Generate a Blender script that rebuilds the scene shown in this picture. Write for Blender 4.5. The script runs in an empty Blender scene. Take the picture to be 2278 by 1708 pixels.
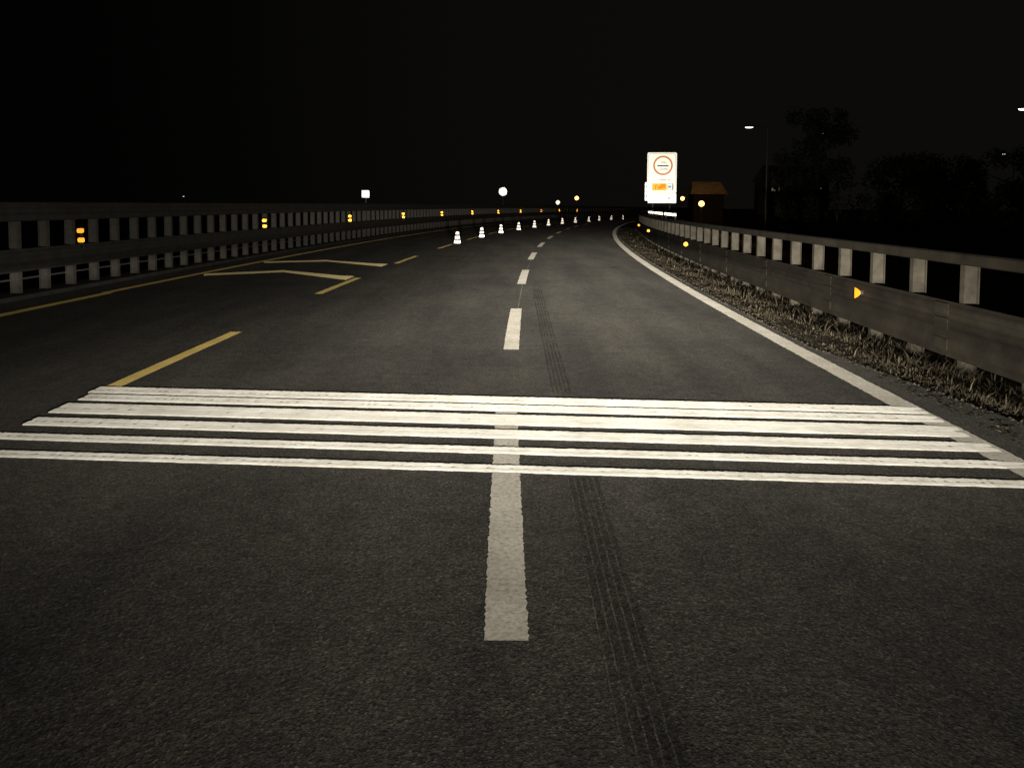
import bpy, math, random
from mathutils import Vector, Matrix

random.seed(7)
C = bpy.context.scene.collection
sc = bpy.context.scene

# ------------------------------------------------------------------ camera
EYE = 1.93
cam_d = bpy.data.cameras.new('camera')
cam = bpy.data.objects.new('camera', cam_d)
C.objects.link(cam)
cam_d.sensor_width = 36.0
cam_d.lens = 36.0 * 1711.0 / 2278.0
cam_d.shift_y = -0.1358
cam_d.clip_start = 0.05
cam_d.clip_end = 3000
pitch, roll = math.radians(3.0), 0.006
cam.matrix_world = (Matrix.Translation((0, 0, EYE)) @ Matrix.Rotation(math.pi / 2 - pitch, 4, 'X')
                    @ Matrix.Rotation(roll, 4, 'Z'))
sc.camera = cam

# ------------------------------------------------------------------ night sky
world = bpy.data.worlds.new('World')
sc.world = world
world.use_nodes = True
wn = world.node_tree
bg = wn.nodes['Background']
tc = wn.nodes.new('ShaderNodeTexCoord')
# faint light dome of a town to the right, fading smoothly in every direction
dot = wn.nodes.new('ShaderNodeVectorMath'); dot.operation = 'DOT_PRODUCT'
dot.inputs[1].default_value = Vector((0.42, 0.9, 0.16)).normalized()
wn.links.new(tc.outputs['Generated'], dot.inputs[0])
mr = wn.nodes.new('ShaderNodeMapRange')
mr.interpolation_type = 'SMOOTHSTEP'
mr.inputs['From Min'].default_value = 0.55
mr.inputs['From Max'].default_value = 1.0
mr.inputs['To Min'].default_value = 0.0006
mr.inputs['To Max'].default_value = 0.0036
wn.links.new(dot.outputs['Value'], mr.inputs['Value'])
bg.inputs['Color'].default_value = (1.0, 0.93, 0.78, 1)
wn.links.new(mr.outputs['Result'], bg.inputs['Strength'])

sc.view_settings.view_transform = 'Standard'
sc.view_settings.look = 'None'
sc.view_settings.exposure = 0
sc.view_settings.gamma = 1
sc.view_settings.use_curve_mapping = False

# ------------------------------------------------------------------ the car's two headlamps
def headlamp(name, x, energy):
    l = bpy.data.lights.new(name, 'SPOT')
    l.energy = energy
    l.color = (1.0, 0.93, 0.80)
    l.spot_size = math.radians(165)
    l.spot_blend = 0.25
    l.shadow_soft_size = 0.07
    l.use_nodes = True
    nt = l.node_tree
    em = next(n for n in nt.nodes if n.type == 'EMISSION')
    N, L = nt.nodes.new, nt.links.new
    t = N('ShaderNodeTexCoord')
    sep = N('ShaderNodeSeparateXYZ')
    L(t.outputs['Normal'], sep.inputs[0])
    def m(op, a, b=None, c=None):
        n = N('ShaderNodeMath'); n.operation = op
        for i, v in enumerate((a, b, c)):
            if v is None: continue
            if isinstance(v, (int, float)): n.inputs[i].default_value = v
            else: L(v, n.inputs[i])
        return n.outputs[0]
    fz = m('MAXIMUM', m('ABSOLUTE', sep.outputs['Z']), 0.02)
    el = m('DIVIDE', sep.outputs['Y'], fz)          # tangent of the angle above the axis
    az = m('DIVIDE', sep.outputs['X'], fz)          # tangent of the angle to the right
    down = m('MAXIMUM', m('MULTIPLY', el, -1.0), 0.0)
    # low beam: strongest just under the cut-off, falling fast towards the bumper
    lx = m('MULTIPLY', m('LOGARITHM', m('MAXIMUM', down, 0.011), 10.0), -0.5)
    fc = N('ShaderNodeFloatCurve')
    cu = fc.mapping.curves[0]
    pts = [(-math.log10(t_) / 2, (math.log10(v_) + 1.5) / 5) for t_, v_ in BEAM_CURVE]
    cu.points[0].location = pts[0]; cu.points[1].location = pts[-1]
    for p_ in pts[1:-1]: cu.points.new(*p_)
    fc.mapping.update()
    L(lx, fc.inputs['Value'])
    low = m('POWER', 10.0, m('SUBTRACT', m('MULTIPLY', fc.outputs[0], 5.0), 1.5))
    cut = N('ShaderNodeMapRange'); cut.interpolation_type = 'SMOOTHSTEP'
    cut.inputs['From Min'].default_value = -0.026
    cut.inputs['From Max'].default_value = -0.008
    cut.inputs['To Min'].default_value = 1.0
    cut.inputs['To Max'].default_value = 0.0
    L(el, cut.inputs['Value'])
    wid = m('MULTIPLY_ADD', m('MULTIPLY', down, down), BEAM_SPREAD, BEAM_WID)    # the beam is widest close to the bumper
    a0 = m('DIVIDE', m('SUBTRACT', az, BEAM_AZ), wid)
    gauss = m('POWER', 2.718, m('MULTIPLY', m('MULTIPLY', a0, a0), -1.0))
    side = m('ADD', m('MULTIPLY', gauss, 1.0 - BEAM_SIDE), BEAM_SIDE)
    beam = m('MULTIPLY', m('MULTIPLY', low, cut.outputs[0]), side)
    # stray light above the cut-off
    up = m('POWER', 2.718, m('MULTIPLY', m('MAXIMUM', el, 0.0), -6.0))
    b0 = m('DIVIDE', m('SUBTRACT', az, BEAM_AZ), 0.33)
    g2 = m('POWER', 2.718, m('MULTIPLY', m('MULTIPLY', b0, b0), -1.0))
    near = m('MINIMUM', 1.0, m('POWER', 2.718, m('MULTIPLY', down, -45.0)))
    stray = m('MULTIPLY', m('MULTIPLY', m('MULTIPLY', up, near), BEAM_STRAY), m('MULTIPLY_ADD', g2, 0.94, 0.06))
    L(m('ADD', beam, stray), em.inputs['Strength'])
    o = bpy.data.objects.new(name, l)
    C.objects.link(o)
    o.location = (x, 1.15, 0.78)
    o.rotation_euler = (math.radians(90), 0, 0)
    return o

# (tangent below the axis, relative intensity)
BEAM_CURVE = [(0.9, 0.12), (0.45, 0.55), (0.26, 2.2), (0.197, 5.2), (0.102, 31.0), (0.063, 115.0), (0.036, 270.0), (0.022, 380.0), (0.011, 380.0)]
BEAM_AZ = 0.11
BEAM_WID = 0.12
BEAM_SPREAD = 54.0
BEAM_SIDE = 0.05
BEAM_STRAY = 150.0
headlamp('headlamp', -0.30, 80.0)
headlamp('headlamp.001', 1.00, 80.0)

# ------------------------------------------------------------------ road frame
R, XA, YA = 374.0, -0.03, 4.0          # the lane line is a right-hand arc of this radius

def drop(s):
    return -2.0e-5 * (s - 30.0) ** 2 if s > 30 else 0.0

def P(s, d, z=0.0):
    """metres along the lane line, metres to its right, height above the carriageway"""
    t = s / R
    return Vector((XA + R - (R - d) * math.cos(t), YA + (R - d) * math.sin(t), z + drop(s)))

def heading(s):
    return -s / R

# ------------------------------------------------------------------ materials
def new_mat(name):
    m = bpy.data.materials.new(name)
    m.use_nodes = True
    nt = m.node_tree
    return m, nt, nt.nodes['Principled BSDF']

def noise(nt, scale, detail=4, rough=0.6, vec=None):
    n = nt.nodes.new('ShaderNodeTexNoise')
    n.inputs['Scale'].default_value = scale
    n.inputs['Detail'].default_value = detail
    n.inputs['Roughness'].default_value = rough
    if vec is None:
        g = nt.nodes.new('ShaderNodeNewGeometry')
        vec = g.outputs['Position']
    nt.links.new(vec, n.inputs['Vector'])
    return n.outputs['Fac']

def ramp(nt, fac, stops):
    r = nt.nodes.new('ShaderNodeValToRGB')
    el = r.color_ramp.elements
    while len(el) < len(stops): el.new(0.5)
    for e, (p, c) in zip(el, stops):
        e.position = p
        e.color = (*c, 1) if len(c) == 3 else c
    nt.links.new(fac, r.inputs['Fac'])
    return r.outputs['Color']

def mix(nt, fac, a, b, mode='MIX'):
    n = nt.nodes.new('ShaderNodeMix'); n.data_type = 'RGBA'; n.blend_type = mode
    for sock, v in ((n.inputs[0], fac), (n.inputs[6], a), (n.inputs[7], b)):
        if isinstance(v, (int, float)): sock.default_value = v
        elif isinstance(v, tuple): sock.default_value = (*v, 1)
        else: nt.links.new(v, sock)
    return n.outputs[2]

def bump(nt, h, strength, dist, bs, chain=None):
    b = nt.nodes.new('ShaderNodeBump')
    b.inputs['Strength'].default_value = strength
    b.inputs['Distance'].default_value = dist
    nt.links.new(h, b.inputs['Height'])
    if chain is not None: nt.links.new(chain, b.inputs['Normal'])
    if bs is not None: nt.links.new(b.outputs[0], bs.inputs['Normal'])
    return b.outputs[0]

def simple(name, col, rough=0.6, metal=0.0, var=0.25, scale=6.0, bmp=0.0):
    m, nt, bs = new_mat(name)
    n = noise(nt, scale)
    a = tuple(c * (1 - var) for c in col); b = tuple(c * (1 + var) for c in col)
    nt.links.new(ramp(nt, n, [(0.3, a), (0.7, b)]), bs.inputs['Base Color'])
    bs.inputs['Roughness'].default_value = rough
    bs.inputs['Metallic'].default_value = metal
    if bmp: bump(nt, noise(nt, scale * 8), bmp, 0.01, bs)
    return m

def retro(name, col, gain=0.5, rough=0.3, base=None, diffuse_col=None):
    """reflective sheeting: sends light back where it came from (a mirror lobe about the incoming ray)"""
    m, nt, bs = new_mat(name)
    bs.inputs['Roughness'].default_value = 0.5
    dc = diffuse_col or col
    n = noise(nt, 9)
    nt.links.new(ramp(nt, n, [(0.3, tuple(c * 0.9 for c in dc)), (0.7, dc)]), bs.inputs['Base Color'])
    g = nt.nodes.new('ShaderNodeNewGeometry')
    gl = nt.nodes.new('ShaderNodeBsdfAnisotropic')
    gl.distribution = 'GGX'
    gl.inputs['Color'].default_value = (*col, 1)
    gl.inputs['Roughness'].default_value = rough
    nt.links.new(g.outputs['Incoming'], gl.inputs['Normal'])
    mx = nt.nodes.new('ShaderNodeMixShader')
    mx.inputs[0].default_value = gain
    nt.links.new(bs.outputs[0], mx.inputs[1])
    nt.links.new(gl.outputs[0], mx.inputs[2])
    nt.links.new(mx.outputs[0], nt.nodes['Material Output'].inputs['Surface'])
    return m

def emit(name, col, strength):
    m, nt, bs = new_mat(name)
    bs.inputs['Base Color'].default_value = (0.8, 0.8, 0.8, 1)
    bs.inputs['Emission Color'].default_value = (*col, 1)
    bs.inputs['Emission Strength'].default_value = strength
    return m

# asphalt: dark binder, paler stones, long wear bands, damp patches
def asphalt_mat(name, dark=1.0):
    m, nt, bs = new_mat(name)
    g = nt.nodes.new('ShaderNodeNewGeometry')
    st = nt.nodes.new('ShaderNodeMapping'); st.inputs['Scale'].default_value = (1.0, 0.12, 1.0)
    nt.links.new(g.outputs['Position'], st.inputs['Vector'])
    bands = noise(nt, 1.3, 3, 0.55, st.outputs[0])
    patches = noise(nt, 0.45, 5, 0.65)
    v = nt.nodes.new('ShaderNodeTexVoronoi'); v.inputs['Scale'].default_value = 95
    nt.links.new(g.outputs['Position'], v.inputs['Vector'])
    stones = ramp(nt, v.outputs['Color'], [(0.0, (0.040 * dark,) * 3), (0.55, (0.090 * dark, 0.088 * dark, 0.084 * dark)),
                                           (0.82, (0.13 * dark, 0.126 * dark, 0.118 * dark)), (1.0, (0.22 * dark, 0.212 * dark, 0.195 * dark))])
    pits = nt.nodes.new('ShaderNodeTexVoronoi'); pits.inputs['Scale'].default_value = 38
    nt.links.new(g.outputs['Position'], pits.inputs['Vector'])
    blot = noise(nt, 5.5, 6, 0.75)
    sep = nt.nodes.new('ShaderNodeSeparateXYZ'); nt.links.new(g.outputs['Position'], sep.inputs[0])
    stones = mix(nt, 1.0, stones, ramp(nt, blot, [(0.28, (0.74, 0.735, 0.73)), (0.5, (1.0, 0.995, 0.98)), (0.72, (1.24, 1.2, 1.1))]), 'MULTIPLY')
    c = mix(nt, 1.0, stones, ramp(nt, bands, [(0.25, (0.72, 0.72, 0.74)), (0.75, (1.22, 1.2, 1.16))]), 'MULTIPLY')
    c = mix(nt, 1.0, c, ramp(nt, patches, [(0.3, (0.8, 0.8, 0.82)), (0.7, (1.15, 1.14, 1.1))]), 'MULTIPLY')
    nt.links.new(c, bs.inputs['Base Color'])
    nt.links.new(ramp(nt, patches, [(0.3, (0.62,) * 3), (0.7, (0.85,) * 3)]), bs.inputs['Roughness'])
    bs.inputs['Specular IOR Level'].default_value = 0.1
    b0 = bump(nt, noise(nt, 16, 5, 0.65), 0.5, 0.02, None)
    b1 = bump(nt, pits.outputs['Distance'], 0.55, 0.014, None, b0)
    b2 = bump(nt, v.outputs['Distance'], 0.8, 0.008, None, b1)
    bump(nt, noise(nt, 210, 2, 0.5), 0.5, 0.003, bs, b2)
    # open-textured stone throws part of the light back towards the lamps
    gl = nt.nodes.new('ShaderNodeBsdfAnisotropic'); gl.distribution = 'GGX'
    gl.inputs['Roughness'].default_value = 0.5
    nt.links.new(c, gl.inputs['Color']); nt.links.new(g.outputs['Incoming'], gl.inputs['Normal'])
    mx = nt.nodes.new('ShaderNodeMixShader'); mx.inputs[0].default_value = 0.10
    nt.links.new(bs.outputs[0], mx.inputs[1]); nt.links.new(gl.outputs[0], mx.inputs[2])
    nt.links.new(mx.outputs[0], nt.nodes['Material Output'].inputs['Surface'])
    return m

def smear(mat, lo, hi):
    nt = mat.node_tree
    out = nt.nodes['Material Output']
    src = out.inputs['Surface'].links[0].from_socket
    tr = nt.nodes.new('ShaderNodeBsdfTransparent')
    mx = nt.nodes.new('ShaderNodeMixShader')
    r1 = ramp(nt, noise(nt, 1.6, 6, 0.75), [(lo, (0, 0, 0)), (hi, (0.9, 0.9, 0.9))])
    nt.links.new(r1, mx.inputs[0]); nt.links.new(tr.outputs[0], mx.inputs[1]); nt.links.new(src, mx.inputs[2])
    nt.links.new(mx.outputs[0], out.inputs['Surface'])
    return mat

def paint_mat(name, col, worn, retro_gain=0.12, wear=(0.30, 0.56), grain=(1.0, 1.0, 1.0)):
    m, nt, bs = new_mat(name)
    g = nt.nodes.new('ShaderNodeNewGeometry')
    mp = nt.nodes.new('ShaderNodeMapping'); mp.inputs['Scale'].default_value = grain
    nt.links.new(g.outputs['Position'], mp.inputs['Vector'])
    wear_n = noise(nt, 34, 6, 0.72, mp.outputs[0])
    big = noise(nt, 2.2, 4, 0.6)
    c = mix(nt, 1.0, ramp(nt, wear_n, [(wear[0], worn), (wear[1], col)]),
            ramp(nt, big, [(0.3, (0.78, 0.77, 0.75)), (0.7, (1.05, 1.05, 1.05))]), 'MULTIPLY')
    nt.links.new(c, bs.inputs['Base Color'])
    bs.inputs['Roughness'].default_value = 0.75
    bs.inputs['Specular IOR Level'].default_value = 0.2
    b1 = bump(nt, noise(nt, 45, 5, 0.7, mp.outputs[0]), 0.9, 0.008, None)
    bump(nt, noise(nt, 150, 3, 0.6), 0.6, 0.004, bs, b1)
    gl = nt.nodes.new('ShaderNodeBsdfAnisotropic'); gl.distribution = 'GGX'
    gl.inputs['Roughness'].default_value = 0.6
    nt.links.new(c, gl.inputs['Color'])
    nt.links.new(g.outputs['Incoming'], gl.inputs['Normal'])
    mx = nt.nodes.new('ShaderNodeMixShader'); mx.inputs[0].default_value = retro_gain
    nt.links.new(bs.outputs[0], mx.inputs[1]); nt.links.new(gl.outputs[0], mx.inputs[2])
    nt.links.new(mx.outputs[0], nt.nodes['Material Output'].inputs['Surface'])
    return m

M = {}
M['asphalt'] = asphalt_mat('asphalt')
M['yellow_tape'] = paint_mat('pale_yellow_marking', (0.86, 0.73, 0.38), (0.72, 0.60, 0.31), 0.55)
M['rubber_mark'] = smear(asphalt_mat('tyre_rubber_on_asphalt', 0.84), 0.36, 0.72)
M['seam'] = asphalt_mat('joint_filler', 2.0)
M['dust'] = smear(asphalt_mat('dust_on_asphalt', 1.75), 0.34, 0.6)
M['white_paint'] = paint_mat('white_road_paint', (0.66, 0.63, 0.56), (0.34, 0.32, 0.28), 0.26)
M['bar_paint'] = paint_mat('thick_white_road_paint', (0.90, 0.885, 0.83), (0.58, 0.56, 0.50), 0.40, (0.30, 0.52), (0.22, 1.3, 1.0))
M['yellow_paint'] = paint_mat('yellow_road_tape', (0.80, 0.61, 0.21), (0.58, 0.44, 0.16), 0.34)
M['galv'] = simple('galvanised_steel', (0.13, 0.122, 0.106), 0.75, 0.0, 0.22, 3.5, 0.15)
M['galv_post'] = simple('galvanised_post', (0.205, 0.19, 0.168), 0.7, 0.0, 0.2, 9, 0.1)
M['galv_dirty'] = simple('dirty_galvanised_steel', (0.074, 0.063, 0.047), 0.8, 0.0, 0.35, 2.2, 0.2)
M['post_dirty'] = simple('dirty_galvanised_post', (0.15, 0.133, 0.104), 0.75, 0.0, 0.35, 5, 0.15)
M['concrete'] = simple('kerb_concrete', (0.14, 0.135, 0.12), 0.9, 0, 0.3, 3, 0.3)
M['soil'] = simple('verge_soil', (0.17, 0.148, 0.112), 0.95, 0, 0.5, 7, 0.9)
M['field'] = simple('field_ground', (0.030, 0.032, 0.020), 0.95, 0, 0.4, 0.4, 0.3)
M['white_retro'] = retro('white_reflective_sheeting', (0.95, 0.93, 0.86), 0.28, 0.22, diffuse_col=(0.75, 0.74, 0.7))
M['sign_white'] = retro('sign_face_sheeting', (0.95, 0.93, 0.86), 0.085, 0.22, diffuse_col=(0.75, 0.74, 0.7))
M['cone_white'] = retro('cone_sleeve_sheeting', (0.95, 0.93, 0.86), 0.15, 0.22, diffuse_col=(0.75, 0.74, 0.7))
M['amber_retro'] = retro('amber_reflector', (1.0, 0.38, 0.035), 0.34, 0.17, diffuse_col=(0.5, 0.16, 0.01))
M['amber_near'] = retro('half_round_amber_reflector', (1.0, 0.30, 0.012), 0.075, 0.20, diffuse_col=(0.6, 0.18, 0.01))
M['amber_far'] = retro('bloom_round_amber_reflector', (1.0, 0.42, 0.05), 0.10, 0.20, diffuse_col=(0.6, 0.25, 0.03))
M['red_retro'] = retro('red_reflective_sheeting', (0.62, 0.26, 0.10), 0.07, 0.22, diffuse_col=(0.6, 0.12, 0.04))
M['yellow_retro'] = retro('yellow_reflective_sheeting', (0.78, 0.52, 0.055), 0.07, 0.22, diffuse_col=(0.75, 0.5, 0.05))
M['orange_retro'] = retro('orange_reflective_sheeting', (0.75, 0.27, 0.012), 0.07, 0.22, diffuse_col=(0.75, 0.3, 0.02))
M['blue_retro'] = retro('blue_reflective_sheeting', (0.26, 0.38, 0.42), 0.07, 0.22, diffuse_col=(0.2, 0.3, 0.4))
M['black_print'] = simple('dark_sign_print', (0.03, 0.027, 0.02), 0.6, 0, 0.1)
M['grey_print'] = simple('grey_sign_print', (0.16, 0.15, 0.12), 0.6, 0, 0.1)
M['sign_back'] = simple('sign_steel', (0.25, 0.25, 0.24), 0.5, 0.6, 0.15)
M['cone'] = simple('cone_plastic', (0.16, 0.035, 0.012), 0.6, 0, 0.2, 12)
M['rubber'] = simple('black_rubber', (0.02, 0.02, 0.02), 0.8, 0, 0.2, 12)
M['pole'] = simple('lamp_pole_steel', (0.12, 0.12, 0.11), 0.5, 0.5, 0.15)
M['bark'] = simple('tree_bark', (0.05, 0.04, 0.03), 0.9, 0, 0.4, 8, 0.5)
M['leaves'] = simple('tree_leaves', (0.035, 0.045, 0.018), 0.7, 0, 0.6, 1.4)
M['render'] = simple('house_plaster', (0.35, 0.30, 0.22), 0.9, 0, 0.15, 2, 0.2)
M['shaded_wall'] = simple('painted_shade_wall', (0.006, 0.005, 0.004), 0.9, 0, 0.3, 5)  # small house walls near-black: shade below the lit roof put into the colour
M['tiles'] = simple('roof_tiles', (0.36, 0.24, 0.12), 0.85, 0, 0.4, 3, 0.4)
M['frame'] = simple('window_frame', (0.3, 0.28, 0.25), 0.6, 0, 0.1)
M['lit_pane'] = emit('lit_window', (1.0, 0.82, 0.5), 0.10)
M['lamp_white'] = emit('white_street_light', (1.0, 0.86, 0.62), 9.0)
M['lamp_dim'] = emit('distant_white_light', (1.0, 0.95, 0.85), 2.2)
M['lamp_amber'] = emit('sodium_light', (1.0, 0.46, 0.11), 5.5)

# dry grass
m, nt, bs = new_mat('dry_grass')
n1 = noise(nt, 7, 3); 
oi = nt.nodes.new('ShaderNodeNewGeometry')
c = ramp(nt, oi.outputs['Random Per Island'], [(0.0, (0.095, 0.082, 0.058)), (0.5, (0.14, 0.12, 0.087)), (0.88, (0.185, 0.158, 0.114)), (1.0, (0.34, 0.29, 0.21))])
c = mix(nt, 1.0, c, ramp(nt, n1, [(0.3, (0.6, 0.6, 0.55)), (0.7, (1.25, 1.2, 1.1))]), 'MULTIPLY')
nt.links.new(c, bs.inputs['Base Color']); bs.inputs['Roughness'].default_value = 0.8
M['grass'] = m

# ------------------------------------------------------------------ object helpers
def mesh(name, verts, faces, mat, smooth=False):
    me = bpy.data.meshes.new(name)
    me.from_pydata([tuple(v) for v in verts], [], faces)
    me.materials.append(mat)
    if smooth:
        for p in me.polygons: p.use_smooth = True
    me.update()
    return me

def link(name, me, parent=None, loc=(0, 0, 0), rz=0.0, kind=None):
    o = bpy.data.objects.new(name, me)
    C.objects.link(o)
    o.location = loc
    o.rotation_euler = (0, 0, rz)
    if parent: o.parent = parent
    if kind: o['kind'] = kind
    return o

def thing(name, label, cat, loc=(0, 0, 0), rz=0.0, group=None, me=None):
    o = bpy.data.objects.new(name, me)
    C.objects.link(o)
    o.location = loc
    o.rotation_euler = (0, 0, rz)
    o['label'] = label
    o['category'] = cat
    if group: o['group'] = group
    return o

def copy_tree(o, parent=None):
    c = o.copy()
    C.objects.link(c)
    c.parent = parent
    for ch in list(o.children): copy_tree(ch, c)
    return c

class MB:
    def __init__(self): self.v, self.f = [], []
    def add(self, vs, fs):
        b = len(self.v)
        self.v += [tuple(x) for x in vs]
        self.f += [tuple(i + b for i in q) for q in fs]
        return self
    def box(self, x0, x1, y0, y1, z0, z1):
        vs = [(x, y, z) for z in (z0, z1) for y in (y0, y1) for x in (x0, x1)]
        return self.add(vs, [(0, 2, 3, 1), (4, 5, 7, 6), (0, 1, 5, 4), (2, 6, 7, 3), (0, 4, 6, 2), (1, 3, 7, 5)])
    def tube(self, pts, radii, n=10, caps=True):
        pts = [Vector(p) for p in pts]
        rings = []
        for i, p in enumerate(pts):
            d = (pts[min(i + 1, len(pts) - 1)] - pts[max(i - 1, 0)]).normalized()
            a = d.cross(Vector((0, 0, 1)) if abs(d.z) < 0.9 else Vector((1, 0, 0))).normalized()
            b = d.cross(a)
            rings.append([p + (a * math.cos(2 * math.pi * k / n) + b * math.sin(2 * math.pi * k / n)) * radii[i] for k in range(n)])
        fs = []
        for i in range(len(pts) - 1):
            for k in range(n):
                k2 = (k + 1) % n
                fs.append((i * n + k, i * n + k2, (i + 1) * n + k2, (i + 1) * n + k))
        if caps:
            fs.append(tuple(range(n))[::-1]); fs.append(tuple((len(pts) - 1) * n + k for k in range(n)))
        return self.add([v for r in rings for v in r], fs)
    def lathe(self, prof, n=20, axis='z'):
        vs, fs = [], []
        for (r, z) in prof:
            for k in range(n):
                a = 2 * math.pi * k / n
                x, y = r * math.cos(a), r * math.sin(a)
                vs.append((x, y, z) if axis == 'z' else (x, z, y))
        for i in range(len(prof) - 1):
            for k in range(n):
                k2 = (k + 1) % n
                fs.append((i * n + k, i * n + k2, (i + 1) * n + k2, (i + 1) * n + k))
        fs.append(tuple(range(n))[::-1]); fs.append(tuple((len(prof) - 1) * n + k for k in range(n)))
        return self.add(vs, fs)
    def prism(self, poly, y0, y1):
        """outline in x, z pushed from y0 to y1"""
        n = len(poly)
        vs = [(x, y0, z) for x, z in poly] + [(x, y1, z) for x, z in poly]
        fs = [tuple(range(n)), tuple(range(2 * n - 1, n - 1, -1))]
        fs += [(i, n + i, n + (i + 1) % n, (i + 1) % n) for i in range(n)]
        return self.add(vs, fs)
    def mesh(self, name, mat, smooth=False): return mesh(name, self.v, self.f, mat, smooth)

def frange(a, b, step):
    n = max(1, int(round((b - a) / step)))
    return [a + (b - a) * i / n for i in range(n + 1)]

def sweep(prof, s0, s1, step, org=Vector((0, 0, 0)), closed=True):
    """profile of (d, z) carried along the road"""
    ss = frange(s0, s1, step)
    n = len(prof)
    mb = MB()
    vs = [P(s, d, z) - org for s in ss for d, z in prof]
    fs = []
    m_ = n if closed else n - 1
    for i in range(len(ss) - 1):
        for k in range(m_):
            k2 = (k + 1) % n
            fs.append((i * n + k, i * n + k2, (i + 1) * n + k2, (i + 1) * n + k))
    if closed:
        fs.append(tuple(range(n))[::-1]); fs.append(tuple((len(ss) - 1) * n + k for k in range(n)))
    return mb.add(vs, fs)

def strip(s0, s1, d0, d1, z, step=1.0, jit=0.0, seed=0, d0b=None, d1b=None):
    """a thin painted strip lying along the road, edges slightly ragged"""
    rnd = random.Random(seed)
    ss = frange(s0, s1, step)
    vs, fs = [], []
    for i, s in enumerate(ss):
        t = (s - s0) / (s1 - s0)
        a = d0 + (d0b - d0) * t if d0b is not None else d0
        b = d1 + (d1b - d1) * t if d1b is not None else d1
        vs += [P(s, a + rnd.uniform(-jit, jit), z), P(s, b + rnd.uniform(-jit, jit), z)]
    for i in range(len(ss) - 1):
        fs.append((2 * i, 2 * i + 1, 2 * i + 3, 2 * i + 2))
    return vs, fs

# ================================================================== SETTING
# terrain far below the embankment, to the horizon
tv, tf = [], []
N = 24
for j in range(N + 1):
    for i in range(N + 1):
        x, y = -900 + 1800 * i / N, -300 + 1800 * j / N
        tv.append((x, y, -4.2))
for j in range(N):
    for i in range(N):
        a = j * (N + 1) + i
        tf.append((a, a + 1, a + N + 2, a + N + 1))
link('ground', mesh('ground', tv, tf, M['field']), kind='structure')

# carriageway
def road_mesh():
    vs, fs = [], []
    ss = frange(-14, 30, 0.5) + frange(32, 262, 2)
    rnd = random.Random(5)
    for q in ss:
        e = 4.72 - 0.60 * min(1, max(0, (q - 2.0) / 4.5)) + rnd.uniform(-.03, .03)
        for d, z in ((-9.75, 0), (-7, 0), (-4, 0), (0, 0), (2.2, 0), (e, 0), (e + .07, -0.10)):
            vs.append(P(q, d, z))
    for i in range(len(ss) - 1):
        for k in range(6):
            fs.append((i * 7 + k, i * 7 + k + 1, (i + 1) * 7 + k + 1, (i + 1) * 7 + k))
    return mesh('road', vs, fs, M['asphalt'])
road = link('road', road_mesh(), kind='structure')

# kerb under the left barrier and the embankment behind it
link('kerb', sweep([(-9.75, -0.05), (-9.76, 0.075), (-9.80, 0.09), (-10.42, 0.09), (-10.44, -0.6)], -14, 262, 2, closed=False).mesh('kerb', M['concrete']), kind='structure')
def verge_mesh(side):
    vs, fs = [], []
    ss = frange(-14, 262, 2)
    prof = [(-10.43, -0.02), (-11.5, -0.7), (-17, -4.3)] if side < 0 else [(4.02, -0.035), (4.35, -0.02), (4.9, -0.05), (5.3, -0.15), (5.9, -0.24), (7.5, -0.35), (12, -0.9), (24, -4.4)]
    rnd = random.Random(3)
    for s in ss:
        for k, (d, z) in enumerate(prof):
            p = P(s, d, z + (rnd.uniform(-.03, .03) if 0 < k < len(prof) - 1 else 0))
            if k == len(prof) - 1: p.z = -4.35
            vs.append(p)
    n = len(prof)
    for i in range(len(ss) - 1):
        for k in range(n - 1):
            fs.append((i * n + k, i * n + k + 1, (i + 1) * n + k + 1, (i + 1) * n + k))
    return mesh('verge', vs, fs, M['soil'])
link('verge', verge_mesh(1), kind='structure')
link('embankment', verge_mesh(-1), kind='structure')

# ------------------------------------------------------------------ road markings: parts of the road
def marking(name, s0, s1, d0, d1, mat, z=0.004, step=0.05, jit=0.004, seed=0, **k):
    vs, fs = strip(s0, s1, d0, d1, z, step, jit, seed, **k)
    return link(name, mesh(name, vs, fs, M[mat]), road)

# right edge line
marking('edge_line', -14, 70, 3.70, 3.95, 'white_paint', z=0.0045, step=0.05, jit=0.007, seed=1)
marking('edge_line', 70, 230, 3.72, 3.95, 'white_paint', step=1.0, jit=0.0, seed=2)
# left yellow edge line
marking('yellow_edge_line', -14, 12, -8.85, -8.63, 'yellow_paint', step=0.2, seed=3)
marking('yellow_edge_line', 12, 240, -8.92, -8.72, 'yellow_paint', step=1.0, jit=0.003, seed=4, d0b=-8.95, d1b=-8.76)
# lane dashes
starts = [-0.69, 6.15] + [14.62 + 8.32 * k for k in range(16)]
for k, s0 in enumerate(starts):
    ln = 4.05 if k < 3 else 4.05
    far = k > 5
    marking('lane_dash', s0, s0 + ln, -0.085 if k == 0 else -0.125, 0.115 if k == 0 else 0.080, 'white_paint', step=0.02 if k < 2 else (0.1 if not far else 1.0), jit=0.006 if k < 3 else 0.002, seed=10 + k, **(dict(d0b=-0.125, d1b=0.075) if k == 0 else {}))
# filled joint that shows between the dashes
for a, b in ((10.22, 14.6), (18.7, 22.9)):
    marking('road_joint', a, b, 0.0, 0.022, 'seam', z=0.003, step=0.1, jit=0.004, seed=40)
# yellow dashes of the closed lane
for k in range(12):
    s0 = 3.75 + 8.42 * k
    d = -4.16 if k == 0 else -4.30
    marking('yellow_dash', s0, s0 + 3.6, d - 0.085, d + 0.085, 'yellow_paint', step=0.1 if k < 4 else 0.6, jit=0.003, seed=60 + k)
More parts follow.
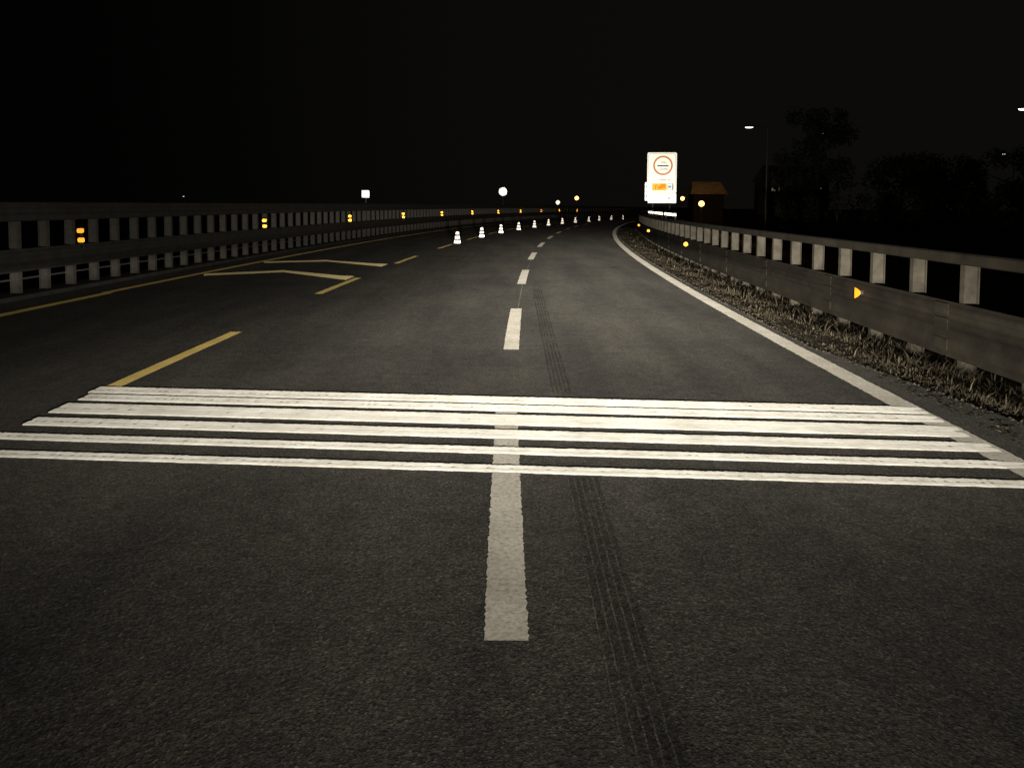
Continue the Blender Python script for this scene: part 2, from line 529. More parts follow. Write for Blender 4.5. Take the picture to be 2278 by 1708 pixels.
# two bowed hatching strokes on the closed lane
def stroke(pts, w, seed):
    rnd = random.Random(seed)
    vs, fs = [], []
    m_ = 40
    n = len(pts) - 1
    def at(t):
        x = t * n; i = min(int(x), n - 1); u = x - i
        p0, p1, p2, p3 = pts[max(i - 1, 0)], pts[i], pts[i + 1], pts[min(i + 2, n)]
        return tuple(p1[j] + (p2[j] - p1[j]) * u for j in (0, 1))
    for i in range(m_ + 1):
        t = i / m_
        s, d = at(t)
        ww = w * (0.95 + 0.8 * max(0, (t - 0.4) * 1.67))
        vs += [P(s - ww / 2 + rnd.uniform(-.005, .005), d + 0.12, 0.0045), P(s + ww / 2 + rnd.uniform(-.005, .005), d - 0.12 + (0.2 if t > .97 else 0), 0.0045)]
    for i in range(m_): fs.append((2 * i, 2 * i + 1, 2 * i + 3, 2 * i + 2))
    return link('hatch_stroke', mesh('hatch_stroke', vs, fs, M['yellow_tape']), road)
stroke([(16.15, -8.57), (17.42, -6.85), (15.64, -4.58)], 0.58, 1)
stroke([(20.52, -8.62), (21.42, -6.85), (19.80, -4.58)], 0.58, 2)

# raised rumble bars across both lanes, each a slab of thick paint
def rumble(near, depth, dl, dr, seed):
    rnd = random.Random(seed)
    vs, fs = [], []
    n = 420
    skew = -0.066
    h0 = 0.0125
    w1 = w2 = 0
    for i in range(n + 1):
        d = dl + (dr - dl) * i / n
        s = near + skew * (d + 0.07)
        w1 = w1 * 0.6 + rnd.uniform(-.003, .003); w2 = w2 * 0.6 + rnd.uniform(-.003, .003)
        h = h0 * rnd.uniform(0.85, 1.12) * min(1.0, 0.3 + (dr - d) / 0.45)
        a, b = s + w1, s + depth + w2
        off = 0.0
        vs += [P(a, d, 0.001), P(a + 0.006, d, h * 0.9), P(a + depth * 0.32, d, h * rnd.uniform(.9, 1.1)), P(a + depth * 0.55, d, h * rnd.uniform(.60, .70)), P(a + depth * .68, d, h * rnd.uniform(.95, 1.1)), P(b - 0.008, d, h * 1.03), P(b, d, 0.001)]
    for i in range(n):
        for k in range(6):
            p = i * 7 + k
            fs.append((p, p + 7, p + 8, p + 1))
    fs.append(tuple(range(7))); fs.append(tuple(n * 7 + k for k in range(7))[::-1])
    return link('rumble_bar', mesh('rumble_bar', vs, fs, M['bar_paint']), road)
for k, (near, depth, dl, dr) in enumerate([(1.455, 0.135, -4.7, 3.95), (1.865, 0.150, -4.24, 3.95), (2.255, 0.225, -4.20, 3.95),
                                           (2.645, 0.315, -4.22, 3.95), (3.095, 0.21, -4.21, 3.95), (3.375, 0.235, -4.27, 3.95)]):
    rumble(near, depth, dl, dr, 80 + k)

# tyre tracks: ribs of rubber left along the right lane
def tread(s0, s1, f, w, mat, z, seed):
    rnd = random.Random(seed)
    ss = frange(s0, s1, 0.06)
    vs, fs = [], []
    for s in ss:
        d = 0.545 - 0.00118 * max(0, s - 1.0) ** 2 + f
        j = rnd.uniform(-.003, .003)
        vs += [P(s, d - w / 2 + j, z), P(s, d + w / 2 + j, z)]
    for i in range(len(ss) - 1): fs.append((2 * i, 2 * i + 1, 2 * i + 3, 2 * i + 2))
    return link('tyre_track', mesh('tyre_track', vs, fs, M[mat]), road)
for k in range(5):
    tread(3.75, 13.5, -0.09 + k * 0.044, 0.026, 'rubber_mark', 0.0035, k)
    tread(-2.2, 1.36, -0.09 + k * 0.044, 0.026, 'rubber_mark', 0.0035, 10 + k)
for k in range(5):
    tread(-2.2, 1.36, -0.112 + k * 0.044, 0.009, 'dust', 0.0042, 20 + k)

# ------------------------------------------------------------------ grass and litter on the right verge
gv, gf = [], []
rnd = random.Random(11)
def blade(p, h, w, lean, a):
    b = len(gv)
    dx, dy = math.cos(a), math.sin(a)
    lx, ly = math.cos(a + 1.3) * lean, math.sin(a + 1.3) * lean
    gv.extend([(p.x - dx * w, p.y - dy * w, p.z - .02), (p.x + dx * w, p.y + dy * w, p.z - .02),
               (p.x + dx * w * .8 + lx * .45, p.y + dy * w * .8 + ly * .45, p.z + h * .6), (p.x - dx * w * .8 + lx * .45, p.y - dy * w * .8 + ly * .45, p.z + h * .6),
               (p.x + lx * 1.2, p.y + ly * 1.2, p.z + h)])
    gf.extend([(b, b + 1, b + 2, b + 3), (b + 3, b + 2, b + 4)])
def vz(d):
    pr = [(4.02, -0.03), (4.35, -0.02), (4.9, -0.05), (5.3, -0.15), (5.9, -0.24), (7.5, -0.35), (12, -0.9)]
    for (a, za), (b, zb) in zip(pr, pr[1:]):
        if d <= b: return za + (zb - za) * (d - a) / (b - a)
    return zb
for k in range(34000):
    s = 0.5 + 64 * rnd.random() ** 1.8
    edge = 4.75 - 0.62 * min(1, max(0, (s - 2.0) / 4.5))
    d = edge + rnd.random() * (5.95 - edge if s < 30 else 6.3 - edge)
    clump = 0.5 + 0.5 * math.sin(s * 2.3 + d * 5) * math.sin(s * 0.9 - d * 3)
    thin = min(1, 0.25 + (d - edge) * 1.6)
    if rnd.random() > thin * (0.25 + 0.75 * clump): continue
    grow = 0.35 + 1.15 * min(1, max(0, (d - edge) / 1.1))
    h = (rnd.uniform(.03, .10) if rnd.random() < .93 else rnd.uniform(.10, .20)) * (0.5 + 0.7 * clump) * grow
    w = rnd.uniform(.003, .009) * (1 + s / 16)
    blade(P(s, d, vz(d)), h, w, h * rnd.uniform(.3, 1.6), rnd.uniform(0, 6.28))
o = link('roadside_grass', mesh('roadside_grass', gv, gf, M['grass']), kind='stuff')
o['label'] = 'dry brown grass tufts on the verge under the right guardrail'
o['category'] = 'grass'
lv, lf = [], []
for k in range(1500):
    s = 1.0 + 40 * rnd.random() ** 1.8
    d = 4.15 + abs(rnd.gauss(0, .35))
    if d > 5.6: continue
    p = P(s, d, max(vz(d), 0 if d < 4.12 else -1) + 0.006 + rnd.random() * .02)
    a = rnd.uniform(0, 6.28); r_ = rnd.uniform(.012, .035) * (1 + s / 25)
    b = len(lv)
    for q in range(4):
        lv.append((p.x + r_ * math.cos(a + q * 1.57) * (1 if q % 2 else .5), p.y + r_ * math.sin(a + q * 1.57) * (1 if q % 2 else .5), p.z + rnd.uniform(0, .025)))
    lf.append((b, b + 1, b + 2, b + 3))
o = link('leaf_litter', mesh('leaf_litter', lv, lf, M['grass']), kind='stuff')
o['label'] = 'dead leaves and bits lying between the white edge line and the grass'
o['category'] = 'litter'

sv, sf = [], []
for k in range(5000):
    s = 0.5 + 45 * rnd.random() ** 1.8
    edge = 4.75 - 0.62 * min(1, max(0, (s - 2.0) / 4.5))
    d = edge - .08 + abs(rnd.gauss(0, .45))
    if d > 5.9: continue
    p = P(s, d, max(vz(d), 0 if d < edge else -1) + .002)
    r_ = rnd.uniform(.006, .02) * (1 + s / 30)
    b = len(sv); a = rnd.uniform(0, 6.28)
    for q in range(4):
        sv.append((p.x + r_ * rnd.uniform(.7, 1.2) * math.cos(a + q * 1.57), p.y + r_ * rnd.uniform(.7, 1.2) * math.sin(a + q * 1.57), p.z))
    sv.append((p.x + rnd.uniform(-.3, .3) * r_, p.y, p.z + r_ * rnd.uniform(.6, 1.1)))
    sf += [(b, b + 1, b + 4), (b + 1, b + 2, b + 4), (b + 2, b + 3, b + 4), (b + 3, b, b + 4)]
o = link('gravel', mesh('gravel', sv, sf, M['soil']), kind='stuff')
o['label'] = 'loose gravel scattered on the verge beside the white edge line'
o['category'] = 'gravel'

# ------------------------------------------------------------------ guardrails
def i_post(h0, h1, w=0.19, t=0.10):
    """rolled steel section: two flanges and a web"""
    a, b, f, g = w / 2, t / 2, 0.012, 0.006
    poly = [(-a, -b), (-a + f, -b), (-a + f, -g), (a - f, -g), (a - f, -b), (a, -b), (a, b), (a - f, b), (a - f, g), (-a + f, g), (-a + f, b), (-a, b)]
    n = len(poly)
    vs = [(x, y, h0) for x, y in poly] + [(x, y, h1) for x, y in poly]
    fs = [tuple(range(n))[::-1], tuple(range(n, 2 * n))] + [(i, (i + 1) % n, n + (i + 1) % n, n + i) for i in range(n)]
    return vs, fs

def wbeam(d, z0, z1, depth, sign, waves=1, t=0.012):
    """corrugated beam outline as (d, z); sign -1 bulges towards -d"""
    front = []
    k = 6 * waves
    for i in range(k + 1):
        u = i / k
        front.append((d + sign * depth * (0.5 - 0.5 * math.cos(2 * math.pi * waves * u)), z0 + (z1 - z0) * u))
    back = [(x - sign * t, z) for x, z in reversed(front)]
    return front + back

# left barrier: tall posts with a broad top rail, a corrugated lower rail and a thin pipe
o0 = P(10, -10.1, 0.09)
gl = thing('guardrail', 'tall left guardrail with two broad rails and close-set posts curving round the bend', 'guardrail', o0)
S0, S1 = -8.0, 236.0
link('top_rail', sweep([(-10.02, 1.53), (-9.97, 1.55), (-9.97, 1.66), (-10.0, 1.70), (-10.0, 1.78), (-9.97, 1.82), (-9.97, 1.91), (-10.02, 1.93), (-10.18, 1.93), (-10.18, 1.53)], S0, S1, 2.0, o0).mesh('top_rail', M['galv']), gl)
link('lower_rail', sweep(wbeam(-9.99, 0.52, 0.98, 0.075, 1, 2), S0, S1, 2.0, o0).mesh('lower_rail', M['galv']), gl)
pp = sweep([(-10.215 + .022 * math.cos(a), 0.35 + .022 * math.sin(a)) for a in (0, 1.05, 2.09, 3.14, 4.19, 5.24)], S0, S1, 2.0, o0)
link('rear_pipe', pp.mesh('rear_pipe', M['galv_post']), gl)
pv, pf = i_post(0, 1.44)
pm = mesh('post', pv, pf, M['galv_post'])
pv2 = [(x, y, z) for x, y, z in pv]
s = 11.1 - 0.883 * 20
k = 0
while s < S1 - 1 and k < 298:
    if s > S0 + .3:
        link('post', pm, gl, P(s, -10.10, 0.09) - o0, heading(s)); k += 1
    s += 0.883 if s < 110 else 1.766
# right barrier
o1 = P(8, 5.75, -0.22)
gr = thing('guardrail', 'right guardrail above the grass verge with a narrow top rail and deep lower beam', 'guardrail', o1)
S0, S1 = -4.0, 200.0
link('top_rail', sweep([(5.60, 1.21), (5.57, 1.23), (5.57, 1.34), (5.60, 1.36), (5.80, 1.36), (5.80, 1.33), (5.63, 1.32), (5.63, 1.21)], S0, S1, 2.0, o1).mesh('top_rail', M['galv_dirty']), gr)
link('lower_beam', sweep(wbeam(5.62, 0.34, 0.72, 0.065, -1, 2), S0, S1, 2.0, o1).mesh('lower_beam', M['galv_dirty']), gr)
link('lower_beam', sweep(wbeam(5.625, 0.0, 0.345, 0.055, -1, 1), S0, S1, 2.0, o1).mesh('lower_beam', M['galv_dirty']), gr)
pv, pf = i_post(0, 1.54, 0.19, 0.10)
pm = mesh('post', pv, pf, M['post_dirty'])
s = 4.43 - 1.29 * 6
while s < S1:
    link('post', pm, gr, P(s, 5.745, -0.24) - o1, heading(s))
    s += 1.29

# overlapped beam joints
jm = MB()
for zc in (0.435, 0.625, 0.17):
    jm.box(.001, .012, -.16, .16, zc - .07, zc + .07)
jm = jm.mesh('splice_plate', M['galv_dirty'])
s = 4.43 - 1.29 * 2 + .3
while s < 60:
    link('splice_plate', jm, gr, P(s, 5.556, 0.0) - o1, heading(s))
    s += 3.87

# white reflective boards on brackets along the top of its far stretch
for a, b in ((27.3, 31.2), (32.0, 35.8), (36.8, 40.2)):
    link('reflective_board', sweep([(5.60, 1.50), (5.60, 1.60), (5.62, 1.60), (5.62, 1.50)], a, b, 0.5, o1).mesh('reflective_board', M['cone_white']), gr)
    for q in (a + .1 * (b - a), b - .1 * (b - a)):
        link('bracket', MB().box(-.02, .02, -.02, .02, 0, .16).mesh('bracket', M['galv']), gr, P(q, 5.64, 1.35) - o1, heading(q))

# ------------------------------------------------------------------ amber reflectors
ordn = ['first', 'second', 'third', 'fourth', 'fifth', 'sixth', 'seventh', 'eighth', 'ninth', 'tenth', 'eleventh', 'twelfth', 'thirteenth', 'fourteenth']
def lens_mesh(w, h):
    mb = MB()
    n = 16
    poly = []
    for k in range(n):
        a = 2 * math.pi * k / n
        ca, sa = math.cos(a), math.sin(a)
        poly.append((w / 2 * math.copysign(abs(ca) ** .5, ca), h / 2 * math.copysign(abs(sa) ** .5, sa)))
    mb.prism(poly, -0.012, 0.012)
    return mb.mesh('lens', M['amber_retro'])
proto = None
for i, s in enumerate([13.0, 23.9, 34.6, 45.4, 56.3, 67.3, 78.6, 89.8, 101.2, 112.3, 123.8]):
    base = P(s, -9.93, 0.985)
    lab = ('first amber double reflector on the left guardrail, nearest the camera' if i == 0 else
           ordn[i] + ' amber double reflector along the left guardrail counted from the near end')
    if proto is None:
        proto = thing('barrier_reflector', lab, 'reflector', base, heading(s), 'amber reflectors on the left guardrail')
        link('bracket', MB().box(-.03, .03, .016, .032, -0.12, 0.38).box(-0.05, 0.05, .016, .05, -0.12, -0.02).mesh('bracket', M['galv']), proto)
        lm = lens_mesh(0.15, 0.105)
        link('lens', lm, proto, (0, 0, 0.085)); link('lens', lm, proto, (-0.012, 0, 0.295))
        t = proto
    else:
        t = copy_tree(proto); t.location = base; t.rotation_euler = (0, 0, heading(s)); t['label'] = lab
# amber reflectors on the right lower beam; far lenses made round for their bloom
proto = far = None
for i, s in enumerate([8.45, 23.9, 38.5, 50.5]):
    base = P(s, 5.525, 0.545)
    lab = ['half-round amber reflector on the near stretch of the right guardrail', 'second amber reflector along the right guardrail, left of the near one',
           'third amber reflector along the right guardrail, right of the edge line bend', 'farthest amber reflector of the right guardrail, above the edge line bend'][i]
    if proto is None:
        proto = thing('barrier_reflector', lab, 'reflector', base, heading(s) , 'amber reflectors on the right guardrail')
        mb = MB()
        poly = [(-0.045, -0.085), (-0.015, -0.07), (0.03, -0.035), (0.045, 0.0), (0.03, 0.035), (-0.015, 0.07), (-0.045, 0.085)]
        mb.prism([(x - .02, z) for x, z in poly], -0.01, 0.012)
        link('lens', mb.mesh('lens', M['amber_near']), proto)
        link('bracket', MB().box(-.02, .075, .012, .02, -.03, .03).mesh('bracket', M['galv']), proto)
    elif far is None:
        far = t = thing('barrier_reflector', lab, 'reflector', base, heading(s), 'amber reflectors on the right guardrail')
        link('lens', MB().prism([(.075 * math.cos(q * .3927) - .02, .075 * math.sin(q * .3927)) for q in range(16)], -.012, .012).mesh('lens', M['amber_far']), t)
        link('bracket', MB().box(-.02, .075, .013, .022, -.03, .03).mesh('bracket', M['galv']), t)
    else:
        t = copy_tree(far); t.location = base; t.rotation_euler = (0, 0, heading(s)); t['label'] = lab

# ------------------------------------------------------------------ traffic cones tapering in from the yellow dashes
CONES = [(32.6, -4.03), (39.5, -3.8), (46.3, -3.59), (53, -3.26), (59.8, -2.92), (66.6, -2.57), (73.4, -2.14), (80.4, -1.7), (87.3, -1.09), (94, -0.75), (100.5, -0.08), (107.3, 0.57)]
proto = None
for i, (s, d) in enumerate(CONES):
    base = P(s, d, 0.0)
    lab = ('nearest traffic cone of the row beside the yellow dashes, three bright white bands' if i == 0 else
           ('farthest' if i == 11 else ordn[i]) + (' traffic cone in the row counted from the near end, with white reflective bands' if i < 11 else ' traffic cone of the row, a faint white speck where the road bends away'))
    if proto is None:
        proto = thing('traffic_cone', lab, 'traffic cone', base, heading(s), 'white-banded traffic cones along the closed lane')
        link('base', MB().box(-.21, .21, -.21, .21, 0, .035).mesh('base', M['rubber']), proto)
        link('body', MB().lathe([(.165, .035), (.04, .70), (.028, .715)], 24).mesh('body', M['cone'], True), proto)
        def band(z0, z1):
            r = lambda z: .165 - .125 * (z - .035) / .665 + .004
            return MB().lathe([(r(z0), z0), (r(z1), z1)], 24).mesh('reflective_band', M['cone_white'], True)
        for z0, z1 in ((.06, .20), (.275, .40), (.48, .60)):
            link('reflective_band', band(z0, z1), proto)
    else:
        t = copy_tree(proto); t.location = base; t.rotation_euler = (0, 0, heading(s)); t['label'] = lab

# ------------------------------------------------------------------ roadside signs on the left
def rounded(w, h, r, n=5):
    out = []
    for cx, cz, a0 in ((w / 2 - r, h / 2 - r, 0), (-w / 2 + r, h / 2 - r, 90), (-w / 2 + r, -h / 2 + r, 180), (w / 2 - r, -h / 2 + r, 270)):
        for k in range(n + 1):
            a = math.radians(a0 + 90 * k / n)
            out.append((cx + r * math.cos(a), cz + r * math.sin(a)))
    return out
t = thing('road_sign', 'small square white sign on a post above the left guardrail', 'road sign', P(39.2, -10.5, -0.2), heading(39))
link('panel', MB().prism(rounded(.42, .40, .03), -.02, 0).mesh('panel', M['white_retro']), t, (0, 0, 2.68))
link('post', MB().tube([(0, .05, -.1), (0, .05, 2.8)], [.03, .03], 8).mesh('post', M['sign_back']), t)
t = thing('road_sign', 'round white sign standing above the left guardrail, overexposed disc', 'road sign', P(83.5, -10.6, -0.2), heading(50))
link('panel', MB().lathe([(.48, -.015), (.48, .015)], 32, 'y').mesh('panel', M['white_retro']), t, (0, 0, 3.66))
link('post', MB().tube([(0, .06, -.1), (0, .06, 3.95)], [.035, .035], 8).mesh('post', M['sign_back']), t)
t = thing('road_sign', 'distant small round white sign just above the far guardrail', 'road sign', P(114.5, -10.77, -0.2), heading(60))
link('panel', MB().lathe([(.34, -.015), (.34, .015)], 24, 'y').mesh('panel', M['white_retro']), t, (0, 0, 2.62))
link('post', MB().tube([(0, .06, -.1), (0, .06, 2.8)], [.035, .035], 8).mesh('post', M['sign_back']), t)

# ------------------------------------------------------------------ the big customs sign behind the right guardrail
SX, SY = 9.68, 50.0
K = SY / 1711.0                              # metres per photo pixel at that distance
sign_z = EYE + (457 - 340.5) * K             # top edge
t = thing('customs_sign', 'big bright white customs sign with a ringed circle and orange truck panel', 'road sign', (SX, SY, -0.6), math.radians(-6))
z_of = lambda py: EYE + (457 - py) * K + 0.6
x_of = lambda px: (px - 1470) * K
def plate(name, x0, x1, y0, y1, mat, yf, yb, r=0.02):
    w, h = (x1 - x0) * K, (y1 - y0) * K
    me = MB().prism(rounded(w, h, min(r, w * .45, h * .45)), yf, yb).mesh(name, M[mat])
    return link(name, me, t, ((x_of(x0) + x_of(x1)) / 2, 0, (z_of(y0) + z_of(y1)) / 2))
plate('panel', 1438, 1502, 340.5, 430.2, 'sign_white', -.05, 0.0, .10)
plate('distance_plate', 1440, 1502, 430.8, 452, 'sign_white', -.045, 0.0, .04)
side = plate('side_panel', 1433.5, 1446, 406, 447, 'sign_white', .06, .10, .04)
for py in (416, 437):
    plate('hinge', 1436.6, 1438.2, py - 2, py + 2, 'grey_print', .045, .06, .005)
# thin border line with rounded corners
def ring_outline(outer, inner, yf, yb, name, mat, loc):
    n = len(outer)
    mb = MB()
    vs = [(x, yf, z) for x, z in outer] + [(x, yf, z) for x, z in inner] + [(x, yb, z) for x, z in outer] + [(x, yb, z) for x, z in inner]
    fs = []
    for i in range(n):
        j = (i + 1) % n
        fs += [(i, n + i, n + j, j), (2 * n + i, i, j, 2 * n + j), (n + i, 3 * n + i, 3 * n + j, n + j)]
    mb.add(vs, fs)
    return link(name, mb.mesh(name, M[mat]), t, loc)
w, h = 60 * K, 85.5 * K
ring_outline(rounded(w, h, .16), rounded(w - .03, h - .03, .15), -.0545, -.0485, 'border_line', 'grey_print', (x_of(1470), 0, z_of(385.5)))
circ = lambda r, n=48: [(r * math.cos(2 * math.pi * k / n), r * math.sin(2 * math.pi * k / n)) for k in range(n)]
ring_outline(circ(21.5 * K), circ(17.6 * K), -.058, -.0485, 'red_ring', 'red_retro', (x_of(1472), 0, z_of(369)))
plate('bar', 1459.5, 1484.3, 368.6, 371.2, 'black_print', -.058, -.0485, .01)
def words(body, px, py, hpx, mat, wpx):
    cu = bpy.data.curves.new('lettering', 'FONT')
    cu.body = body; cu.align_x = 'CENTER'; cu.align_y = 'CENTER'
    cu.extrude = .002; cu.size = hpx * K * 1.38
    tmp = bpy.data.objects.new('lettering', cu); C.objects.link(tmp)
    bpy.context.view_layer.update()
    dg = bpy.context.evaluated_depsgraph_get()
    me = bpy.data.meshes.new_from_object(tmp.evaluated_get(dg))
    bpy.data.objects.remove(tmp)
    xs = [v.co.x for v in me.vertices]; f = wpx * K / (max(xs) - min(xs))
    for v in me.vertices: v.co = (v.co.x * f, -.056 - v.co.z, v.co.y)
    me.materials.clear(); me.materials.append(M[mat])
    return link('lettering', me, t, (x_of(px), 0, z_of(py)))
words('ZOLL', 1474, 362.6, 4.4, 'grey_print', 13)
words('DOUANE', 1473.6, 377, 4.6, 'grey_print', 17)
words('1500 m', 1475, 401, 4.8, 'grey_print', 24)
plate('mark', 1484.5, 1489.5, 440.2, 442.6, 'grey_print', -.050, -.0455, .01)
plate('yellow_panel', 1449, 1481, 408.7, 424.3, 'yellow_retro', -.056, -.0485, .05)
# truck pictogram and post figure
def picto(name, pts, mat):
    poly = [(x_of(a), z_of(b)) for a, b in pts]
    return link(name, MB().prism(poly, -.062, -.0565).mesh(name, M[mat]), t)
picto('truck_symbol', [(1460, 417), (1464.5, 415), (1467, 412), (1469, 409.2), (1478.5, 409.2), (1478, 419.2), (1472, 419.2), (1471, 421), (1462.5, 421), (1461, 419)], 'orange_retro')
picto('figure_symbol', [(1454.2, 412.5), (1461, 412.2), (1461, 414.2), (1458, 414.4), (1457.8, 422), (1455.2, 422), (1455.2, 414.6), (1454.2, 414.6)], 'orange_retro')
plate('grey_panel', 1482.6, 1495.5, 409.0, 422.8, 'grey_print', -.054, -.0485, .03)
plate('white_field', 1483.4, 1493.2, 409.8, 422.0, 'sign_white', -.057, -.0545, .03)
plate('blue_symbol', 1484.2, 1491.2, 413.4, 418.6, 'blue_retro', -.060, -.0575, .02)
plate('orange_corner', 1492.6, 1495.2, 408.4, 412.2, 'orange_retro', -.060, -.0545, .01)
for x in (-.55, .55):
    link('post', MB().tube([(x, .08, -1.0), (x, .08, z_of(345))], [.05, .05], 10).mesh('post', M['sign_back']), t)
for z in (z_of(360), z_of(420)):
    link('cross_rail', MB().box(-.85, .85, .001, .03, z - .03, z + .03).mesh('cross_rail', M['sign_back']), t)

# ------------------------------------------------------------------ street lamps
def street_lamp(label, x, y, z, head_mat, size=0.5, arm=1.6, group=None, ground=-4.25, power=0, col=(1, .9, .7)):
    t = thing('street_lamp', label, 'street lamp', (x + arm, y, ground), 0, group)
    H = z - ground
    link('pole', MB().tube([(0, 0, 0), (0, 0, H * .6), (0, 0, H - .1)], [.11, .085, .055], 10).mesh('pole', M['pole']), t)
    link('arm', MB().tube([(0, 0, H - .1), (-arm * .35, 0, H + .09), (-arm + size * .4, 0, H + .09)], [.05, .04, .035], 8).mesh('arm', M['pole']), t)
    hd = link('lamp_head', MB().prism([(-size * .55, 0), (-size * .45, .1), (size * .4, .14), (size * .6, .06), (size * .55, 0)], -.13, .13).mesh('lamp_head', M['pole']), t, (-arm, 0, H))
    link('lens', MB().prism([(-size * .5, -.07), (-size * .52, -.004), (size * .52, -.004), (size * .5, -.07), (size * .2, -.11), (-size * .2, -.11)], -.11, .11).mesh('lens', M[head_mat]), hd)
    if power:
        l = bpy.data.lights.new('street_light', 'SPOT'); l.energy = power; l.color = col; l.spot_size = 2.4; l.spot_blend = .6; l.shadow_soft_size = .12
        lo = bpy.data.objects.new('street_light', l); C.objects.link(lo); lo.location = (x, y, z - .15)
    return t
street_lamp('bright white street lamp cut off by the right edge of the picture', 39.65, 60, 9.55, 'lamp_white', .85, 1.8)
street_lamp('street lamp seen edge-on as a thin white dash above the customs sign', 22.9, 75, 9.55, 'lamp_dim', .70, 1.8)
street_lamp('small white street lamp above the dark trees right of the customs sign', 33.0, 82, 9.75, 'lamp_dim', .42, 1.6)
street_lamp('tiny distant street lamp among the trees in the far right', 74.8, 146, 9.75, 'lamp_dim', .42, 1.6)
street_lamp('faint distant lamp near the right picture edge below the bright one', 76.3, 120, 10.2, 'lamp_dim', .35, 1.6)
street_lamp('tiny pale light far behind the left guardrail', -128, 300, 4.3, 'lamp_dim', .45, 1.6)

def globe_lamp(label, x, y, z, r, power, ground=-4.2):
    t = thing('amber_lamp', label, 'street lamp', (x, y, ground), 0, 'amber sodium lamps beyond the guardrails')
    H = z - ground
    link('pole', MB().tube([(0, 0, 0), (0, 0, H - r)], [.07, .045], 8).mesh('pole', M['pole']), t)
    prof = [(r * math.sin(math.pi * k / 10) + (.02 if k in (0, 10) else 0), -r * math.cos(math.pi * k / 10)) for k in range(11)]
    link('globe', MB().lathe(prof, 16).mesh('globe', M['lamp_amber'], True), t, (0, 0, H))
    link('cap', MB().lathe([(r * .55, 0), (r * .35, r * .25), (.03, r * .3)], 14).mesh('cap', M['pole']), t, (0, 0, H + r * .98))
    if power:
        l = bpy.data.lights.new('sodium_light', 'POINT'); l.energy = power; l.color = (1, .56, .13); l.shadow_soft_size = r * 1.02
        lo = bpy.data.objects.new('sodium_light', l); C.objects.link(lo); lo.location = (x, y, z)
    return t
globe_lamp('amber lamp touching the lower right corner of the customs sign', 20.1, 91, 2.75, .24, 0)
globe_lamp('largest amber lamp in front of the orange-lit roof, right of the customs sign', 22.6, 92, 2.15, .34, 3200)
globe_lamp('small amber lamp above the far guardrail, left of the customs sign', 11.8, 141, 3.15, .36, 0)

# ------------------------------------------------------------------ house whose roof the amber lamp lights
def house(label, x, y, w, dep, eave, ridge, ground=-4.3, rz=0.0, wall='render'):
    t = thing('house', label, 'house', (x, y, ground), rz)
    E, G = eave - ground, ridge - ground
    link('wall', MB().box(-w / 2, w / 2, 0, dep, 0, E).prism([(-w / 2, E), (w / 2, E), (0, E)], .2, dep - .2).mesh('wall', M[wall]), t)
    mb = MB()
    o_, th = .45, .12
    # two roof slopes along x, front slope faces the road
    ym = dep / 2
    mb.add([(-w / 2 - o_, -o_, E - .15), (w / 2 + o_, -o_, E - .15), (w / 2 + o_ - 0.6, ym, G), (-w / 2 - o_ + 0.6, ym, G), (w / 2 + o_, dep + o_, E - .15), (-w / 2 - o_, dep + o_, E - .15)],
           [(0, 1, 2, 3), (3, 2, 4, 5), (1, 4, 2), (0, 3, 5)])
    r = link('roof', mb.mesh('roof', M['tiles']), t)
    # courses of tiles standing proud of the slope
    ct = MB()
    for k in range(9):
        u0, u1 = k / 9, (k + .96) / 9
        y0, y1 = -o_ + (ym + o_) * u0, -o_ + (ym + o_) * u1
        z0, z1 = E - .15 + (G - E + .15) * u0, E - .15 + (G - E + .15) * u1
        e0, e1 = w / 2 + o_ - .6 * u0, w / 2 + o_ - .6 * u1
        ct.add([(-e0, y0, z0 + .075), (e0, y0, z0 + .075), (e1, y1, z1 + .02), (-e1, y1, z1 + .02), (-e0, y0, z0 + .01), (e0, y0, z0 + .01)], [(0, 1, 2, 3), (4, 5, 1, 0)])
    link('tile_courses', ct.mesh('tile_courses', M['tiles']), r)
    if wall == 'render': link('chimney', MB().box(.9, 1.4, ym - .2, ym + .3, G - .5, G + .7).mesh('chimney', M['render']), r)
    return t, E
def window(t, x, z, w, h, lit):
    f = link('window', MB().box(-w / 2, w / 2, -.05, .0, -h / 2, -h / 2 + .07).box(-w / 2, w / 2, -.05, 0, h / 2 - .07, h / 2).box(-w / 2, -w / 2 + .07, -.049, 0, -h / 2 + .07, h / 2 - .07).box(w / 2 - .07, w / 2, -.049, 0, -h / 2 + .07, h / 2 - .07).mesh('window', M['frame']), t, (x, -.002, z))
    link('pane', MB().box(-w / 2 + .07, w / 2 - .07, -.02, -.01, -h / 2 + .07, h / 2 - .07).mesh('pane', M['lit_pane' if lit else 'rubber']), f)
t, E_ = house('small house whose roof glows orange beside the amber lamp and the customs sign', 25.0, 98, 3.8, 3.2, 3.55, 5.05, wall='shaded_wall')
t, E_ = house('dark house with a few dimly lit windows among the trees', 52.0, 140, 11, 8, 6.6, 9.5)
for x, z, lit, w_, h_ in ((-4.0, 5.6, True, .8, .7), (-2.6, 5.7, True, 1.0, .9), (.4, 8.4, False, .9, 1.1), (2.2, 8.4, False, .9, 1.1), (4.6, 5.5, True, .55, 1.5)):
    window(t, x - .6, z + 3.6, w_, h_, lit)

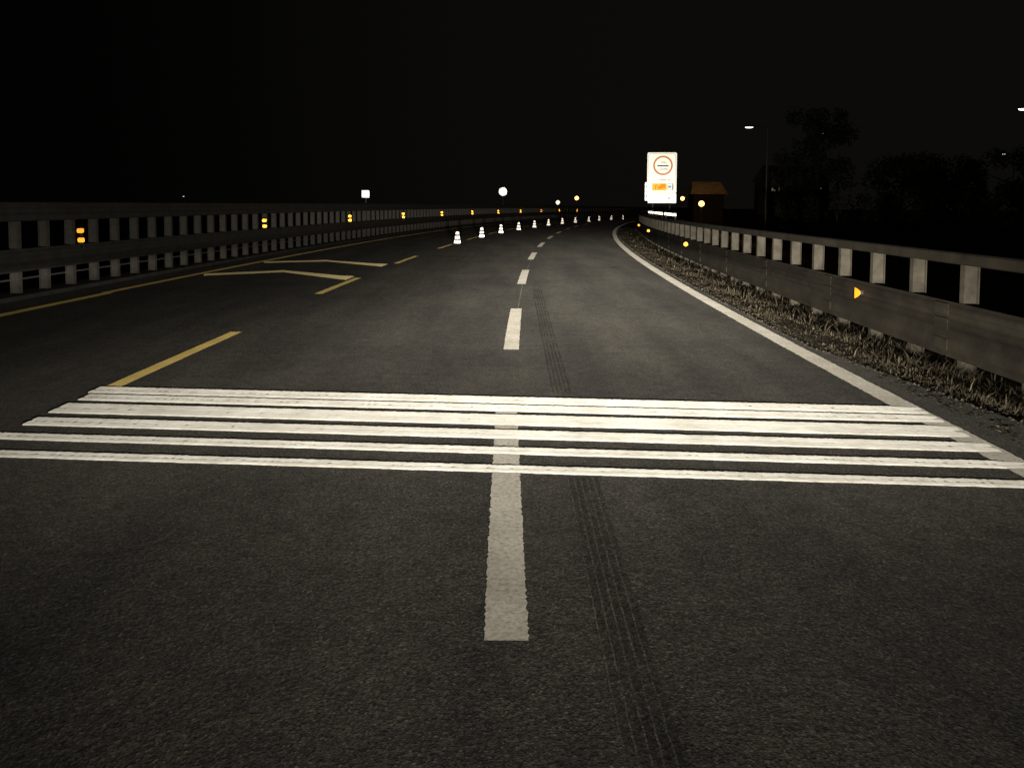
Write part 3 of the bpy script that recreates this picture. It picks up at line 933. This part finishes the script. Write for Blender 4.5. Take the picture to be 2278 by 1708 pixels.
# ------------------------------------------------------------------ dark trees behind the right guardrail
def tree(label, x, y, h, cr, seed, ground=-4.3):
    rnd = random.Random(seed)
    t = thing('tree', label, 'tree', (x, y, ground), 0, 'dark trees beyond the right guardrail')
    tr = MB()
    tr.tube([(0, 0, 0), (.1, .05, h * .3), (-.05, .1, h * .6), (0, 0, h * .9)], [.28, .22, .14, .03], 9)
    tips = []
    for k in range(11):
        a = rnd.uniform(0, 6.28); z0 = h * rnd.uniform(.25, .75); L_ = cr * rnd.uniform(.5, .95)
        e = (math.cos(a) * L_, math.sin(a) * L_, z0 + L_ * rnd.uniform(.3, .8))
        tr.tube([(0, 0, z0), (e[0] * .5, e[1] * .5, z0 + (e[2] - z0) * .4), e], [.1, .06, .02], 6)
        tips.append(e)
    link('trunk', tr.mesh('trunk', M['bark']), t)
    lv, lf = [], []
    cl = []
    for k in range(60):
        a, b = rnd.uniform(0, 6.28), rnd.uniform(-.6, 1.0)
        q = rnd.random() ** .5
        rr = cr * q * math.sqrt(max(0.05, 1 - (b * .8) ** 2))
        cl.append((math.cos(a) * rr, math.sin(a) * rr, h * .6 + b * h * .4, rnd.uniform(.7, 1.25)))
    for (cx, cy, cz, r) in cl:
        for q in range(105):
            v = Vector((rnd.gauss(0, 1), rnd.gauss(0, 1), rnd.gauss(0, .8))).normalized() * r * rnd.random() ** .4
            p = Vector((cx, cy, cz)) + v
            u = Vector((rnd.gauss(0, 1), rnd.gauss(0, 1), rnd.gauss(0, 1))).normalized()
            w = u.cross(Vector((rnd.gauss(0, 1), rnd.gauss(0, 1), rnd.gauss(0, 1)))).normalized()
            sz = rnd.uniform(.10, .22)
            b = len(lv)
            lv += [tuple(p - u * sz), tuple(p + w * sz * .6), tuple(p + u * sz), tuple(p - w * sz * .6)]
            lf.append((b, b + 1, b + 2, b + 3))
    link('crown', mesh('crown', lv, lf, M['leaves']), t)
    return t
tree('tall dark tree under the small white street lamp', 28.5, 72, 14.8, 3.6, 21)
tree('dark tree just right of the orange-lit house', 31.2, 84, 9.4, 2.4, 22)
tree('lower dark tree in the dip of the tree line', 38.5, 76, 10.8, 4.2, 23)
tree('low dark tree left of the far right lamp', 46.0, 80, 11.0, 4.4, 24)
tree('dark tree behind the right guardrail below the bright lamp', 44.0, 66, 11.2, 4.2, 25)
tree('dark tree at the right picture edge behind the guardrail', 43.5, 58, 11.8, 4.0, 26)
